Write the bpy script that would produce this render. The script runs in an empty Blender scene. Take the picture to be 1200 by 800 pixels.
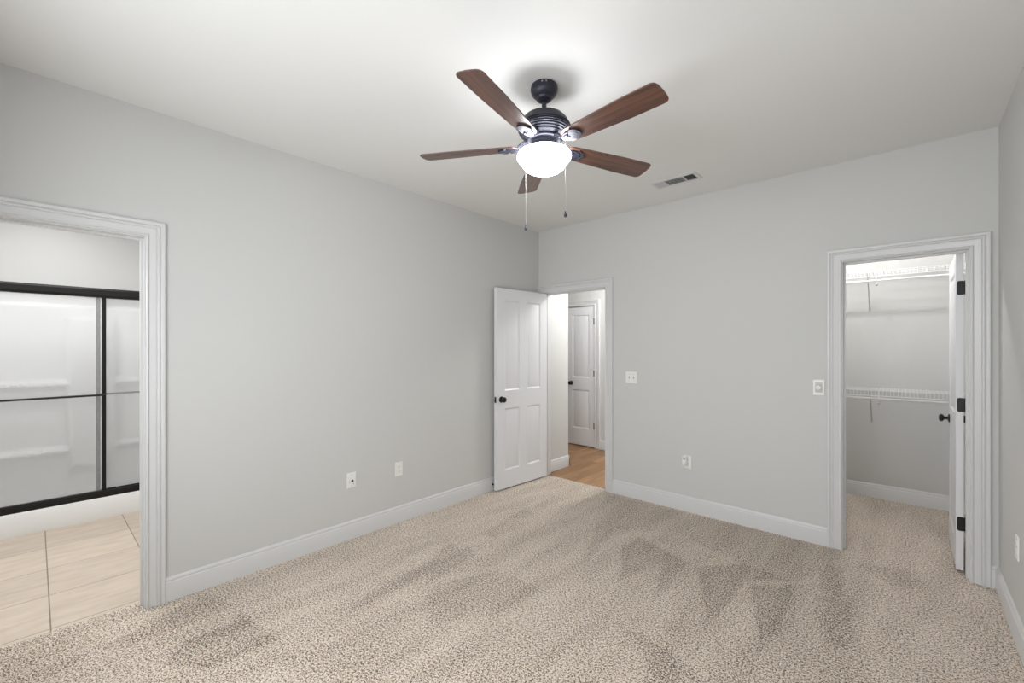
import bpy, bmesh, math, random
import numpy as np
from mathutils import Vector, Matrix
random.seed(7)
C = bpy.context.scene.collection
S = bpy.context.scene
PI = math.pi

# ------------------------------------------------------------------ camera
CAM = (3.0946, -3.8524, 1.4271)
cd = bpy.data.cameras.new('camera'); cam = bpy.data.objects.new('camera', cd); C.objects.link(cam)
cd.sensor_width = 36.0; cd.lens = 509.745 * 36.0 / 1200.0
cd.shift_y = 8.0 / 1200.0
cd.clip_start = 0.02
cam.location = CAM; cam.rotation_euler = (PI / 2, 0, math.radians(42.3103))
S.camera = cam

# ------------------------------------------------------------------ world, light, exposure
w = bpy.data.worlds.new('world'); S.world = w; w.use_nodes = True
bg = w.node_tree.nodes['Background']; bg.inputs[0].default_value = (0.80, 0.90, 1.0, 1); bg.inputs[1].default_value = 1.5

def area(name, loc, rot, sx, sy, power, col=(1, 1, 1)):
    l = bpy.data.lights.new(name, 'AREA'); l.shape = 'RECTANGLE'; l.size = sx; l.size_y = sy
    l.energy = power; l.color = col
    o = bpy.data.objects.new(name, l); C.objects.link(o); o.location = loc; o.rotation_euler = rot
    return o
def point(name, loc, power, rad, col=(1, 1, 1)):
    l = bpy.data.lights.new(name, 'POINT'); l.energy = power; l.shadow_soft_size = rad; l.color = col
    o = bpy.data.objects.new(name, l); C.objects.link(o); o.location = loc
    return o
# daylight through the two windows of the rear wall (behind the camera)
area('window_daylight', (1.25, -4.40, 1.45), (-PI / 2, 0, PI), 0.95, 1.45, 15, (0.95, 0.975, 1.0))
area('window_daylight', (2.45, -4.40, 1.45), (-PI / 2, 0, PI), 0.95, 1.45, 26, (0.95, 0.975, 1.0))
point('closet_lamp', (2.72, 0.66, 2.60), 19, 0.05, (0.97, 0.98, 1.0))
point('hallway_lamp', (0.85, 0.90, 2.45), 40, 0.12, (0.96, 0.98, 1.0))
area('bathroom_lamp', (-0.95, -3.70, 2.70), (0, 0, 0), 0.9, 0.9, 18, (0.96, 0.98, 1.0))
area('shower_fill', (-2.08, -3.80, 2.72), (0, 0, 0), 0.4, 0.4, 5.0, (0.97, 0.98, 1.0))  # unseen fill light added to brighten the shower behind its glass
area('bathroom_fill', (-0.95, -4.90, 1.90), (math.radians(75), 0, 0), 1.0, 0.25, 13, (0.96, 0.98, 1.0))  # added fill out of view, lifts the shower glass and floor tiles
GLOBE_STRENGTH = 25.0
S.view_settings.view_transform = 'Standard'
S.view_settings.look = 'None'
S.view_settings.gamma = 1.0
S.view_settings.use_curve_mapping = False
S.view_settings.exposure = 0.56
S.render.film_transparent = False

# ------------------------------------------------------------------ materials
def lin(r, g, b):
    f = lambda c: (c / 255 / 12.92) if c / 255 <= 0.04045 else ((c / 255 + 0.055) / 1.055) ** 2.4
    return (f(r), f(g), f(b), 1)
def mat(name, col, rough=0.5, metal=0.0, bump=0.0, bscale=100, var=0.0, vscale=4.0, spec=0.5, coat=0.0, bdist=0.001):
    m = bpy.data.materials.new(name); m.use_nodes = True
    nt = m.node_tree; b = nt.nodes['Principled BSDF']
    b.inputs['Base Color'].default_value = col; b.inputs['Roughness'].default_value = rough
    b.inputs['Metallic'].default_value = metal; b.inputs['Specular IOR Level'].default_value = spec
    b.inputs['Coat Weight'].default_value = coat
    tc = nt.nodes.new('ShaderNodeTexCoord')
    if var > 0:
        n = nt.nodes.new('ShaderNodeTexNoise'); n.inputs['Scale'].default_value = vscale; n.inputs['Detail'].default_value = 3
        nt.links.new(tc.outputs['Object'], n.inputs['Vector'])
        r = nt.nodes.new('ShaderNodeMix'); r.data_type = 'RGBA'
        r.inputs[6].default_value = tuple(c * (1 - var) for c in col[:3]) + (1,)
        r.inputs[7].default_value = tuple(min(1, c * (1 + var)) for c in col[:3]) + (1,)
        nt.links.new(n.outputs['Fac'], r.inputs[0]); nt.links.new(r.outputs[2], b.inputs['Base Color'])
    if bump > 0:
        n = nt.nodes.new('ShaderNodeTexNoise'); n.inputs['Scale'].default_value = bscale; n.inputs['Detail'].default_value = 2
        nt.links.new(tc.outputs['Object'], n.inputs['Vector'])
        bp = nt.nodes.new('ShaderNodeBump'); bp.inputs['Strength'].default_value = bump; bp.inputs['Distance'].default_value = bdist
        nt.links.new(n.outputs['Fac'], bp.inputs['Height']); nt.links.new(bp.outputs['Normal'], b.inputs['Normal'])
    return m
M_WALL = mat('wall_paint', lin(203, 202, 199), 0.62, bump=0.25, bscale=160, var=0.012, vscale=1.5, spec=0.3)
M_CEIL = mat('ceiling_paint', lin(230, 229, 226), 0.85, bump=0.2, bscale=120, var=0.01, vscale=1.5, spec=0.2)
M_TRIM = mat('trim_paint', lin(211, 210, 209), 0.32, var=0.003, vscale=2)
M_DOOR = mat('door_paint', lin(224, 223, 224), 0.34, bump=0.08, bscale=60, var=0.008, vscale=3)
M_PLATE = mat('white_plastic', lin(233, 232, 227), 0.35, var=0.01, vscale=30)
M_BRONZE = mat('dark_bronze', lin(50, 50, 60), 0.42, metal=0.35, bump=0.05, bscale=300, var=0.08, vscale=40)
M_BLACK = mat('matte_black_metal', lin(20, 18, 18), 0.42, metal=0.1, var=0.1, vscale=60)
M_FRAME = mat('shower_black_metal', lin(34, 33, 32), 0.30, metal=0.6, var=0.08, vscale=20)
M_HOLE = mat('dark_slot', lin(25, 25, 25), 0.7, var=0.05, vscale=40)
M_VENTD = mat('duct_dark', lin(40, 40, 40), 0.8, var=0.05, vscale=40)
M_CHROME = mat('chain_metal', lin(170, 168, 165), 0.35, metal=1.0, var=0.03, vscale=60)
M_FIBER = mat('white_fibreglass', lin(235, 235, 233), 0.25, var=0.008, vscale=3)
M_WIRE = mat('white_vinyl_wire', lin(232, 232, 230), 0.35, var=0.01, vscale=30)
M_GREYP = mat('grey_clip', lin(188, 186, 182), 0.4, var=0.03, vscale=30)

def globe_mat():
    m = bpy.data.materials.new('lit_opal_glass'); m.use_nodes = True
    nt = m.node_tree; b = nt.nodes['Principled BSDF']
    b.inputs['Base Color'].default_value = (0.95, 0.95, 0.95, 1); b.inputs['Roughness'].default_value = 0.25
    b.inputs['Emission Color'].default_value = (0.94, 0.965, 1.0, 1); b.inputs['Emission Strength'].default_value = GLOBE_STRENGTH
    n = nt.nodes.new('ShaderNodeTexNoise'); n.inputs['Scale'].default_value = 8
    r = nt.nodes.new('ShaderNodeMapRange'); r.inputs[3].default_value = 0.2; r.inputs[4].default_value = 0.3
    nt.links.new(n.outputs['Fac'], r.inputs[0]); nt.links.new(r.outputs[0], b.inputs['Roughness'])
    return m
M_GLOBE = globe_mat()

def wood_blade():
    m = bpy.data.materials.new('walnut_veneer'); m.use_nodes = True
    nt = m.node_tree; b = nt.nodes['Principled BSDF']; L = nt.links.new
    tc = nt.nodes.new('ShaderNodeTexCoord'); mp = nt.nodes.new('ShaderNodeMapping')
    mp.inputs['Scale'].default_value = (2.0, 55.0, 10.0)
    L(tc.outputs['Object'], mp.inputs['Vector'])
    n = nt.nodes.new('ShaderNodeTexNoise'); n.inputs['Scale'].default_value = 1.8; n.inputs['Detail'].default_value = 6; n.inputs['Distortion'].default_value = 0.6
    L(mp.outputs[0], n.inputs['Vector'])
    r = nt.nodes.new('ShaderNodeValToRGB')
    e = r.color_ramp.elements; e[0].position = 0.30; e[0].color = lin(50, 31, 24); e[1].position = 0.72; e[1].color = lin(108, 70, 53)
    k = e.new(0.5); k.color = lin(80, 48, 36)
    L(n.outputs['Fac'], r.inputs[0]); L(r.outputs[0], b.inputs['Base Color'])
    b.inputs['Roughness'].default_value = 0.42; b.inputs['Coat Weight'].default_value = 0.6; b.inputs['Coat Roughness'].default_value = 0.35
    return m
M_WOOD = wood_blade()

def hardwood():
    m = bpy.data.materials.new('oak_planks'); m.use_nodes = True
    nt = m.node_tree; b = nt.nodes['Principled BSDF']; L = nt.links.new
    tc = nt.nodes.new('ShaderNodeTexCoord'); mp = nt.nodes.new('ShaderNodeMapping')
    mp.inputs['Rotation'].default_value = (0, 0, PI / 2)
    L(tc.outputs['Object'], mp.inputs['Vector'])
    br = nt.nodes.new('ShaderNodeTexBrick'); br.offset = 0.37
    br.inputs['Scale'].default_value = 1.0; br.inputs['Brick Width'].default_value = 0.9; br.inputs['Row Height'].default_value = 0.11
    br.inputs['Mortar Size'].default_value = 0.0012; br.inputs['Mortar Smooth'].default_value = 0.3
    br.inputs['Color1'].default_value = lin(140, 102, 66); br.inputs['Color2'].default_value = lin(176, 136, 94); br.inputs['Mortar'].default_value = lin(92, 66, 44)
    L(mp.outputs[0], br.inputs['Vector'])
    m2 = nt.nodes.new('ShaderNodeMapping'); m2.inputs['Scale'].default_value = (22, 1.5, 1); L(tc.outputs['Object'], m2.inputs['Vector'])
    n = nt.nodes.new('ShaderNodeTexNoise'); n.inputs['Scale'].default_value = 1.6; n.inputs['Detail'].default_value = 5; n.inputs['Distortion'].default_value = 0.5
    L(m2.outputs[0], n.inputs['Vector'])
    mx = nt.nodes.new('ShaderNodeMix'); mx.data_type = 'RGBA'; mx.blend_type = 'MULTIPLY'; mx.inputs[0].default_value = 0.7
    rr = nt.nodes.new('ShaderNodeValToRGB'); rr.color_ramp.elements[0].position = 0.3; rr.color_ramp.elements[0].color = (0.55, 0.5, 0.45, 1); rr.color_ramp.elements[1].position = 0.7; rr.color_ramp.elements[1].color = (1.1, 1.1, 1.1, 1)
    L(n.outputs['Fac'], rr.inputs[0]); L(br.outputs['Color'], mx.inputs[6]); L(rr.outputs[0], mx.inputs[7]); L(mx.outputs[2], b.inputs['Base Color'])
    b.inputs['Roughness'].default_value = 0.38
    return m
M_OAK = hardwood()

def tile_mat():
    # 18 inch square ceramic tiles laid in straight courses, faint streaks along the rows
    m = bpy.data.materials.new('beige_ceramic_tile'); m.use_nodes = True
    nt = m.node_tree; b = nt.nodes['Principled BSDF']; L = nt.links.new
    tc = nt.nodes.new('ShaderNodeTexCoord'); mp = nt.nodes.new('ShaderNodeMapping')
    mp.inputs['Location'].default_value = (0.59, 3.795, 0)
    L(tc.outputs['Object'], mp.inputs['Vector'])
    br = nt.nodes.new('ShaderNodeTexBrick'); br.offset = 0.0
    br.inputs['Scale'].default_value = 1.0; br.inputs['Brick Width'].default_value = 0.445; br.inputs['Row Height'].default_value = 0.4535
    br.inputs['Mortar Size'].default_value = 0.0032; br.inputs['Mortar Smooth'].default_value = 0.2
    br.inputs['Color1'].default_value = lin(208, 192, 175); br.inputs['Color2'].default_value = lin(196, 181, 166); br.inputs['Mortar'].default_value = lin(140, 125, 110)
    L(mp.outputs[0], br.inputs['Vector'])
    m2 = nt.nodes.new('ShaderNodeMapping'); m2.inputs['Scale'].default_value = (9, 2.0, 1); L(tc.outputs['Object'], m2.inputs['Vector'])
    n = nt.nodes.new('ShaderNodeTexNoise'); n.inputs['Scale'].default_value = 2.2; n.inputs['Detail'].default_value = 6
    L(m2.outputs[0], n.inputs['Vector'])
    rr = nt.nodes.new('ShaderNodeValToRGB'); rr.color_ramp.elements[0].position = 0.3; rr.color_ramp.elements[0].color = (0.88, 0.87, 0.86, 1); rr.color_ramp.elements[1].position = 0.7; rr.color_ramp.elements[1].color = (1.06, 1.06, 1.06, 1)
    mx = nt.nodes.new('ShaderNodeMix'); mx.data_type = 'RGBA'; mx.blend_type = 'MULTIPLY'; mx.inputs[0].default_value = 1
    L(n.outputs['Fac'], rr.inputs[0]); L(br.outputs['Color'], mx.inputs[6]); L(rr.outputs[0], mx.inputs[7]); L(mx.outputs[2], b.inputs['Base Color'])
    bp = nt.nodes.new('ShaderNodeBump'); bp.inputs['Strength'].default_value = 0.6; bp.inputs['Distance'].default_value = 0.002; bp.invert = True
    L(br.outputs['Fac'], bp.inputs['Height']); L(bp.outputs[0], b.inputs['Normal'])
    b.inputs['Roughness'].default_value = 0.45
    return m
M_TILE = tile_mat()

def carpet_mat():
    m = bpy.data.materials.new('cut_pile_carpet'); m.use_nodes = True
    nt = m.node_tree; b = nt.nodes['Principled BSDF']; L = nt.links.new
    tc = nt.nodes.new('ShaderNodeTexCoord')
    n1 = nt.nodes.new('ShaderNodeTexNoise'); n1.inputs['Scale'].default_value = 185; n1.inputs['Detail'].default_value = 1.5; n1.inputs['Roughness'].default_value = 0.6
    n2 = nt.nodes.new('ShaderNodeTexVoronoi'); n2.inputs['Scale'].default_value = 130; n2.feature = 'F1'
    n3 = nt.nodes.new('ShaderNodeTexNoise'); n3.inputs['Scale'].default_value = 1.0; n3.inputs['Detail'].default_value = 3
    mp3 = nt.nodes.new('ShaderNodeMapping'); mp3.inputs['Scale'].default_value = (7.5, 1.5, 1); mp3.inputs['Rotation'].default_value = (0, 0, 0.12)
    L(tc.outputs['Object'], mp3.inputs['Vector']); L(mp3.outputs[0], n3.inputs['Vector'])
    n4 = nt.nodes.new('ShaderNodeTexNoise'); n4.inputs['Scale'].default_value = 92; n4.inputs['Detail'].default_value = 1
    for n in (n1, n2, n4): L(tc.outputs['Object'], n.inputs['Vector'])
    at = nt.nodes.new('ShaderNodeAttribute'); at.attribute_name = 'pile_lean'
    # speckle threshold shifts where the pile is brushed the other way
    sh = nt.nodes.new('ShaderNodeMath'); sh.operation = 'MULTIPLY_ADD'; sh.inputs[1].default_value = -0.034
    mxn = nt.nodes.new('ShaderNodeMix'); mxn.data_type = 'FLOAT'; mxn.inputs[0].default_value = 0.35
    L(n1.outputs['Fac'], mxn.inputs[2]); L(n4.outputs['Fac'], mxn.inputs[3])
    L(at.outputs['Fac'], sh.inputs[0]); L(mxn.outputs[0], sh.inputs[2])
    s2 = nt.nodes.new('ShaderNodeMath'); s2.operation = 'MULTIPLY_ADD'; s2.inputs[1].default_value = 0.085
    n3o = nt.nodes.new('ShaderNodeMath'); n3o.operation = 'SUBTRACT'; n3o.inputs[1].default_value = 0.22; L(n3.outputs['Fac'], n3o.inputs[0]); L(n3o.outputs[0], s2.inputs[0]); L(sh.outputs[0], s2.inputs[2])
    r = nt.nodes.new('ShaderNodeValToRGB')
    e = r.color_ramp.elements
    e[0].position = 0.435; e[0].color = lin(66, 56, 47)
    e[1].position = 0.64; e[1].color = lin(240, 227, 213)
    k = e.new(0.485); k.color = lin(162, 145, 129)
    k = e.new(0.525); k.color = lin(218, 202, 184)
    L(s2.outputs[0], r.inputs[0]); L(r.outputs[0], b.inputs['Base Color'])
    ad = nt.nodes.new('ShaderNodeMath'); ad.operation = 'SUBTRACT'; L(n1.outputs['Fac'], ad.inputs[0])
    ms = nt.nodes.new('ShaderNodeMath'); ms.operation = 'MULTIPLY'; ms.inputs[1].default_value = 0.35; L(n2.outputs['Distance'], ms.inputs[0]); L(ms.outputs[0], ad.inputs[1])
    bp = nt.nodes.new('ShaderNodeBump'); bp.inputs['Strength'].default_value = 0.8; bp.inputs['Distance'].default_value = 0.008
    L(ad.outputs[0], bp.inputs['Height']); L(bp.outputs[0], b.inputs['Normal'])
    b.inputs['Roughness'].default_value = 0.95; b.inputs['Specular IOR Level'].default_value = 0.1
    b.inputs['Sheen Weight'].default_value = 0.15; b.inputs['Sheen Roughness'].default_value = 0.5
    return m
M_CARPET = carpet_mat()

def glass_mat():
    m = bpy.data.materials.new('obscure_glass'); m.use_nodes = True
    nt = m.node_tree; b = nt.nodes['Principled BSDF']; L = nt.links.new
    b.inputs['Base Color'].default_value = (0.97, 0.97, 0.97, 1)
    b.inputs['Transmission Weight'].default_value = 0.84; b.inputs['Roughness'].default_value = 0.12; b.inputs['IOR'].default_value = 1.3
    tc = nt.nodes.new('ShaderNodeTexCoord')
    n = nt.nodes.new('ShaderNodeTexNoise'); n.inputs['Scale'].default_value = 70; n.inputs['Detail'].default_value = 2
    L(tc.outputs['Object'], n.inputs['Vector'])
    bp = nt.nodes.new('ShaderNodeBump'); bp.inputs['Strength'].default_value = 0.5; bp.inputs['Distance'].default_value = 0.004
    L(n.outputs['Fac'], bp.inputs['Height']); L(bp.outputs[0], b.inputs['Normal'])
    return m
M_GLASS = glass_mat()

# ------------------------------------------------------------------ helpers
def obj(name, bm, m, parent=None, smooth=None, kind=None, label=None, cat=None, group=None):
    bmesh.ops.remove_doubles(bm, verts=bm.verts, dist=1e-6)
    bmesh.ops.recalc_face_normals(bm, faces=bm.faces)
    me = bpy.data.meshes.new(name); bm.to_mesh(me); bm.free()
    me.materials.append(m)
    if smooth is not None:
        me.polygons.foreach_set('use_smooth', [True] * len(me.polygons))
        me.set_sharp_from_angle(angle=math.radians(smooth))
    o = bpy.data.objects.new(name, me); C.objects.link(o)
    if parent is not None: o.parent = parent
    tag(o, label, cat, group, kind)
    return o
def tag(o, label=None, cat=None, group=None, kind=None):
    if label: o['label'] = label
    if cat: o['category'] = cat
    if group: o['group'] = group
    if kind: o['kind'] = kind
    return o
def empty(name, loc, rz=0, label=None, cat=None, group=None, kind=None):
    o = bpy.data.objects.new(name, None); C.objects.link(o); o.location = loc; o.rotation_euler = (0, 0, rz)
    o.empty_display_size = 0.1
    return tag(o, label, cat, group, kind)
def copy_tree(o, parent=None):
    c = o.copy(); C.objects.link(c); c.parent = parent
    for ch in list(o.children): copy_tree(ch, c)
    return c
def box(bm, x0, x1, y0, y1, z0, z1, bev=0.0, T=None):
    t = bmesh.new()
    vs = [t.verts.new((x, y, z)) for x in (x0, x1) for y in (y0, y1) for z in (z0, z1)]
    for f in ((0, 1, 3, 2), (4, 6, 7, 5), (0, 4, 5, 1), (2, 3, 7, 6), (0, 2, 6, 4), (1, 5, 7, 3)):
        t.faces.new([vs[i] for i in f])
    if bev > 0:
        bmesh.ops.bevel(t, geom=list(t.edges), offset=bev, segments=2, affect='EDGES', profile=0.5)
    if T is not None: bmesh.ops.transform(t, matrix=T, verts=t.verts)
    merge(bm, t)
def merge(bm, t):
    vm = {}
    for v in t.verts: vm[v] = bm.verts.new(v.co)
    for f in t.faces:
        try: bm.faces.new([vm[v] for v in f.verts])
        except ValueError: pass
    t.free()
def prism(bm, pts, a0, a1, axis='z'):
    """pts 2D outline, extruded along axis from a0 to a1"""
    def P(p, a):
        return {'z': (p[0], p[1], a), 'y': (p[0], a, p[1]), 'x': (a, p[0], p[1])}[axis]
    A = [bm.verts.new(P(p, a0)) for p in pts]; B = [bm.verts.new(P(p, a1)) for p in pts]
    n = len(pts)
    bm.faces.new(A); bm.faces.new(B[::-1])
    for i in range(n): bm.faces.new((A[i], A[(i + 1) % n], B[(i + 1) % n], B[i]))
def lathe(bm, prof, n=48, T=None):
    t = bmesh.new(); rings = []
    for r, z in prof:
        if r < 1e-6: rings.append([t.verts.new((0, 0, z))])
        else: rings.append([t.verts.new((r * math.cos(2 * PI * i / n), r * math.sin(2 * PI * i / n), z)) for i in range(n)])
    for a, b in zip(rings, rings[1:]):
        for i in range(n):
            j = (i + 1) % n
            if len(a) == 1 and len(b) == 1: continue
            if len(a) == 1: t.faces.new((a[0], b[i], b[j]))
            elif len(b) == 1: t.faces.new((a[i], a[j], b[0]))
            else: t.faces.new((a[i], a[j], b[j], b[i]))
    for e in (rings[0], rings[-1]):
        if len(e) > 1: t.faces.new(e)
    if T is not None: bmesh.ops.transform(t, matrix=T, verts=t.verts)
    merge(bm, t)
def tube(bm, pts, r, n=8, T=None):
    t = bmesh.new(); rings = []; pts = [Vector(p) for p in pts]
    for i, p in enumerate(pts):
        d = (pts[min(i + 1, len(pts) - 1)] - pts[max(i - 1, 0)]).normalized()
        up = Vector((0, 0, 1)) if abs(d.z) < 0.9 else Vector((1, 0, 0))
        a = d.cross(up).normalized(); b = d.cross(a)
        rings.append([t.verts.new(p + r * (math.cos(2 * PI * k / n) * a + math.sin(2 * PI * k / n) * b)) for k in range(n)])
    for A, B in zip(rings, rings[1:]):
        for k in range(n): t.faces.new((A[k], A[(k + 1) % n], B[(k + 1) % n], B[k]))
    t.faces.new(rings[0]); t.faces.new(rings[-1][::-1])
    if T is not None: bmesh.ops.transform(t, matrix=T, verts=t.verts)
    merge(bm, t)
def sphere(bm, c, r, seg=16, sc=(1, 1, 1)):
    prof = [(r * math.sin(PI * i / seg), r * math.cos(PI * i / seg)) for i in range(seg + 1)]
    lathe(bm, prof, seg * 2, Matrix.Translation(c) @ Matrix.Diagonal((*sc, 1)))

def wall_with_openings(bm, axis, a0, a1, b0, b1, z1, ops):
    """slab along axis x or y from a0 to a1, thickness b0..b1, openings (o0, o1, zb, zt)"""
    cuts = sorted(ops); cur = a0
    def bx(p0, p1, q0, q1):
        if p1 - p0 < 1e-5 or q1 - q0 < 1e-5: return
        if axis == 'x': box(bm, p0, p1, b0, b1, q0, q1)
        else: box(bm, b0, b1, p0, p1, q0, q1)
    for o0, o1, zb, zt in cuts:
        bx(cur, o0, 0, z1); bx(o0, o1, zt, z1); bx(o0, o1, 0, zb); cur = o1
    bx(cur, a1, 0, z1)

H = 2.743
WT = 0.115
XR = 3.493; YB = -4.27
# door openings
HALL = (0.083, 0.849, 2.036)      # x0, x1, top
CLO = (2.753, 3.372, 2.036)
BATH = (-4.205, -3.445, 2.036)    # y0, y1, top

# ------------------------------------------------------------------ floors
def inside(px, py, poly):
    n = len(poly); c = np.zeros_like(px, dtype=bool); j = n - 1
    for i in range(n):
        xi, yi = poly[i]; xj, yj = poly[j]
        cond = ((yi > py) != (yj > py)) & (px < (xj - xi) * (py - yi) / (yj - yi + 1e-12) + xi)
        c ^= cond; j = i
    return c
def segdist(px, py, poly):
    d = np.full(px.shape, 1e9); n = len(poly)
    for i in range(n):
        ax, ay = poly[i]; bx, by = poly[(i + 1) % n]
        dx, dy = bx - ax, by - ay; L2 = dx * dx + dy * dy + 1e-12
        t = np.clip(((px - ax) * dx + (py - ay) * dy) / L2, 0, 1)
        d = np.minimum(d, np.hypot(px - ax - t * dx, py - ay - t * dy))
    return d
# vacuum strokes brushed into the pile, outlines in metres on the floor: (strength, outline)
STROKES = [
    (0.4, [(0.91, -0.08), (2.65, -0.00), (2.78, -0.07), (2.60, -0.75), (2.32, -0.72), (1.75, -0.49), (1.47, -0.75), (1.13, -0.67)]),
    (0.9, [(1.56, -1.00), (1.59, -0.76), (2.02, -0.92), (2.03, -1.49), (1.88, -1.06), (1.79, -1.46)]),
    (1.0, [(2.06, -0.96), (2.30, -0.67), (2.59, -0.71), (2.36, -0.91), (2.36, -1.18), (2.32, -1.55), (2.22, -1.25)]),
    (0.9, [(2.39, -0.94), (2.60, -0.75), (2.61, -1.32), (2.58, -1.59), (2.50, -1.31)]),
    (0.7, [(2.72, -1.02), (2.86, -0.67), (2.90, -1.23), (2.80, -1.32)]),
    (0.7, [(1.94, -1.81), (2.25, -1.82), (2.47, -1.91), (2.29, -2.07), (2.15, -1.91)]),
    (0.6, [(1.19, -0.71), (1.29, -0.41), (1.47, -1.08), (1.51, -1.46), (1.38, -1.16)]),
    (0.6, [(0.55, -0.86), (0.70, -0.95), (0.80, -1.53), (0.67, -1.56)]),
    (0.7, [(0.75, -1.73), (0.90, -1.81), (0.95, -2.26), (0.73, -2.10)]),
    (0.5, [(1.15, -1.85), (1.49, -1.81), (1.50, -2.10), (1.27, -2.50), (0.95, -2.26)]),
    (0.7, [(0.59, -1.80), (0.85, -1.79), (0.87, -2.33), (0.86, -2.68), (0.76, -2.55), (0.73, -2.10)]),
    (0.9, [(0.40, -3.10), (0.83, -3.04), (0.79, -3.34), (0.62, -3.47), (0.47, -3.36), (0.49, -3.17)]),
    (0.6, [(0.06, -3.18), (0.35, -3.09), (0.35, -3.55), (0.25, -3.65)]),
    (0.4, [(0.93, -3.11), (1.14, -2.67), (1.22, -2.46), (1.30, -2.85), (1.15, -3.08)]),
    (0.8, [(2.69, -0.79), (2.86, -0.74), (2.85, -1.22), (2.78, -1.27)]),
    (0.6, [(2.82, -0.18), (3.11, -0.05), (3.20, -0.29), (3.02, -0.38)]),
    (0.7, [(2.66, -0.33), (2.79, -0.30), (2.82, -0.75), (2.71, -0.74)]),
    (0.4, [(-0.10, -3.96), (-0.05, -3.71), (0.21, -3.60), (0.36, -3.80), (0.23, -3.95)]),
]
def build_carpet():
    step = 0.0155
    xs = np.linspace(-0.10, 3.66, 243); ys = np.linspace(-4.275, 1.556, 377)
    bm = bmesh.new(); vmap = {}
    def vt(i, j):
        if (i, j) not in vmap: vmap[(i, j)] = bm.verts.new((xs[i], ys[j], 0))
        return vmap[(i, j)]
    for i in range(len(xs) - 1):
        for j in range(len(ys) - 1):
            cx, cy = xs[i] + step / 2, ys[j] + step / 2
            if cx < -0.1 + step * 6 and not (BATH[0] < cy < BATH[1]): continue
            if cy > 0.05 and cx < 1.9: continue
            if cx > 3.50 and cy < 0.05: continue
            bm.faces.new((vt(i, j), vt(i + 1, j), vt(i + 1, j + 1), vt(i, j + 1)))
    me = bpy.data.meshes.new('floor'); bm.to_mesh(me); bm.free()
    n = len(me.vertices); co = np.zeros(n * 3); me.vertices.foreach_get('co', co); co = co.reshape(-1, 3)
    v = np.zeros(n)
    for s, poly in STROKES:
        ins = inside(co[:, 0], co[:, 1], poly); d = segdist(co[:, 0], co[:, 1], poly)
        sd = np.where(ins, d, -d); k = np.clip((sd + 0.01) / 0.03, 0, 1)
        v = np.maximum(v, s * k) if s > 0 else np.minimum(v, v + s * k)
    a = me.attributes.new('pile_lean', 'FLOAT', 'POINT'); a.data.foreach_set('value', v.astype(np.float32))
    me.materials.append(M_CARPET)
    o = bpy.data.objects.new('floor', me); C.objects.link(o)
    so = o.modifiers.new('thickness', 'SOLIDIFY'); so.thickness = 0.012; so.offset = -1
    tag(o, 'speckled beige cut-pile carpet with vacuum strokes covering bedroom and closet', 'carpet', kind='structure')
build_carpet()
bm = bmesh.new(); box(bm, -2.9, -0.095, -5.0, -2.55, -0.06, -0.006)
obj('floor_bathroom', bm, M_TILE, kind='structure', label='beige square ceramic tile floor of the bathroom beyond the left doorway', cat='floor')
bm = bmesh.new(); box(bm, -2.2, 1.9, 0.045, 1.7, -0.06, -0.004)
obj('floor_hallway', bm, M_OAK, kind='structure', label='oak plank floor of the hallway beyond the open white door', cat='floor')
bm = bmesh.new(); box(bm, -3.0, 3.9, -5.2, 1.8, H, H + 0.1)
obj('ceiling', bm, M_CEIL, kind='structure', label='smooth pale ceiling above the bedroom', cat='ceiling')

# ------------------------------------------------------------------ walls
def wall(name, bm, label): return obj(name, bm, M_WALL, kind='structure', label=label, cat='wall')
bm = bmesh.new(); wall_with_openings(bm, 'x', 0, 3.493 + WT, 0, WT, H, [(HALL[0] - 0.015, HALL[1] + 0.015, 0, HALL[2] + 0.015), (CLO[0] - 0.015, CLO[1] + 0.015, 0, CLO[2] + 0.015)])
wall('wall_back', bm, 'light grey back wall with the hallway and closet doorways')
bm = bmesh.new(); wall_with_openings(bm, 'y', YB, WT, -WT, 0, H, [(BATH[0] - 0.015, BATH[1] + 0.015, 0, BATH[2] + 0.015)])
wall('wall_left', bm, 'long light grey left wall with the bathroom doorway')
bm = bmesh.new(); box(bm, XR, XR + WT, YB - WT, 0, 0, H); wall('wall_right', bm, 'light grey right wall at the edge of the picture')
bm = bmesh.new(); wall_with_openings(bm, 'x', -WT, XR, YB - WT, YB, H, [(0.75, 1.75, 0.70, 2.20), (1.95, 2.95, 0.70, 2.20)])
wall('wall_rear', bm, 'light grey wall with two windows behind the viewer')
# closet
bm = bmesh.new(); box(bm, 1.9, 3.76, 1.555, 1.67, 0, H); wall('wall_closet_back', bm, 'grey rear wall inside the closet behind the wire shelves')
bm = bmesh.new(); box(bm, 3.65, 3.76, WT, 1.555, 0, H); box(bm, 3.605, 3.66, 0.0, WT, 0, H); wall('wall_closet_right', bm, 'grey side wall inside the closet behind its door')
bm = bmesh.new(); box(bm, 1.80, 1.9, WT, 1.67, 0, H); wall('wall_closet_left', bm, 'grey side wall between closet and hallway')
# hallway
bm = bmesh.new(); box(bm, -0.07, 0.045, WT, 0.51, 0, H); wall('wall_hallway_left', bm, 'short white-grey hallway wall just beyond the open door')
bm = bmesh.new(); wall_with_openings(bm, 'x', -2.2, 1.80, 1.54, 1.655, H, [(-0.71, -0.205, 0, 2.05)]); wall('wall_hallway_back', bm, 'grey hallway wall around the narrow two-panel door')
bm = bmesh.new(); box(bm, -0.76, -0.16, 1.655, 1.70, 0, H); box(bm, -2.3, -2.2, 0.4, 1.65, 0, H); box(bm, -2.2, -0.07, 0.395, 0.51, 0, H)
wall('wall_hallway_far', bm, 'far end walls of the hallway')
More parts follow.
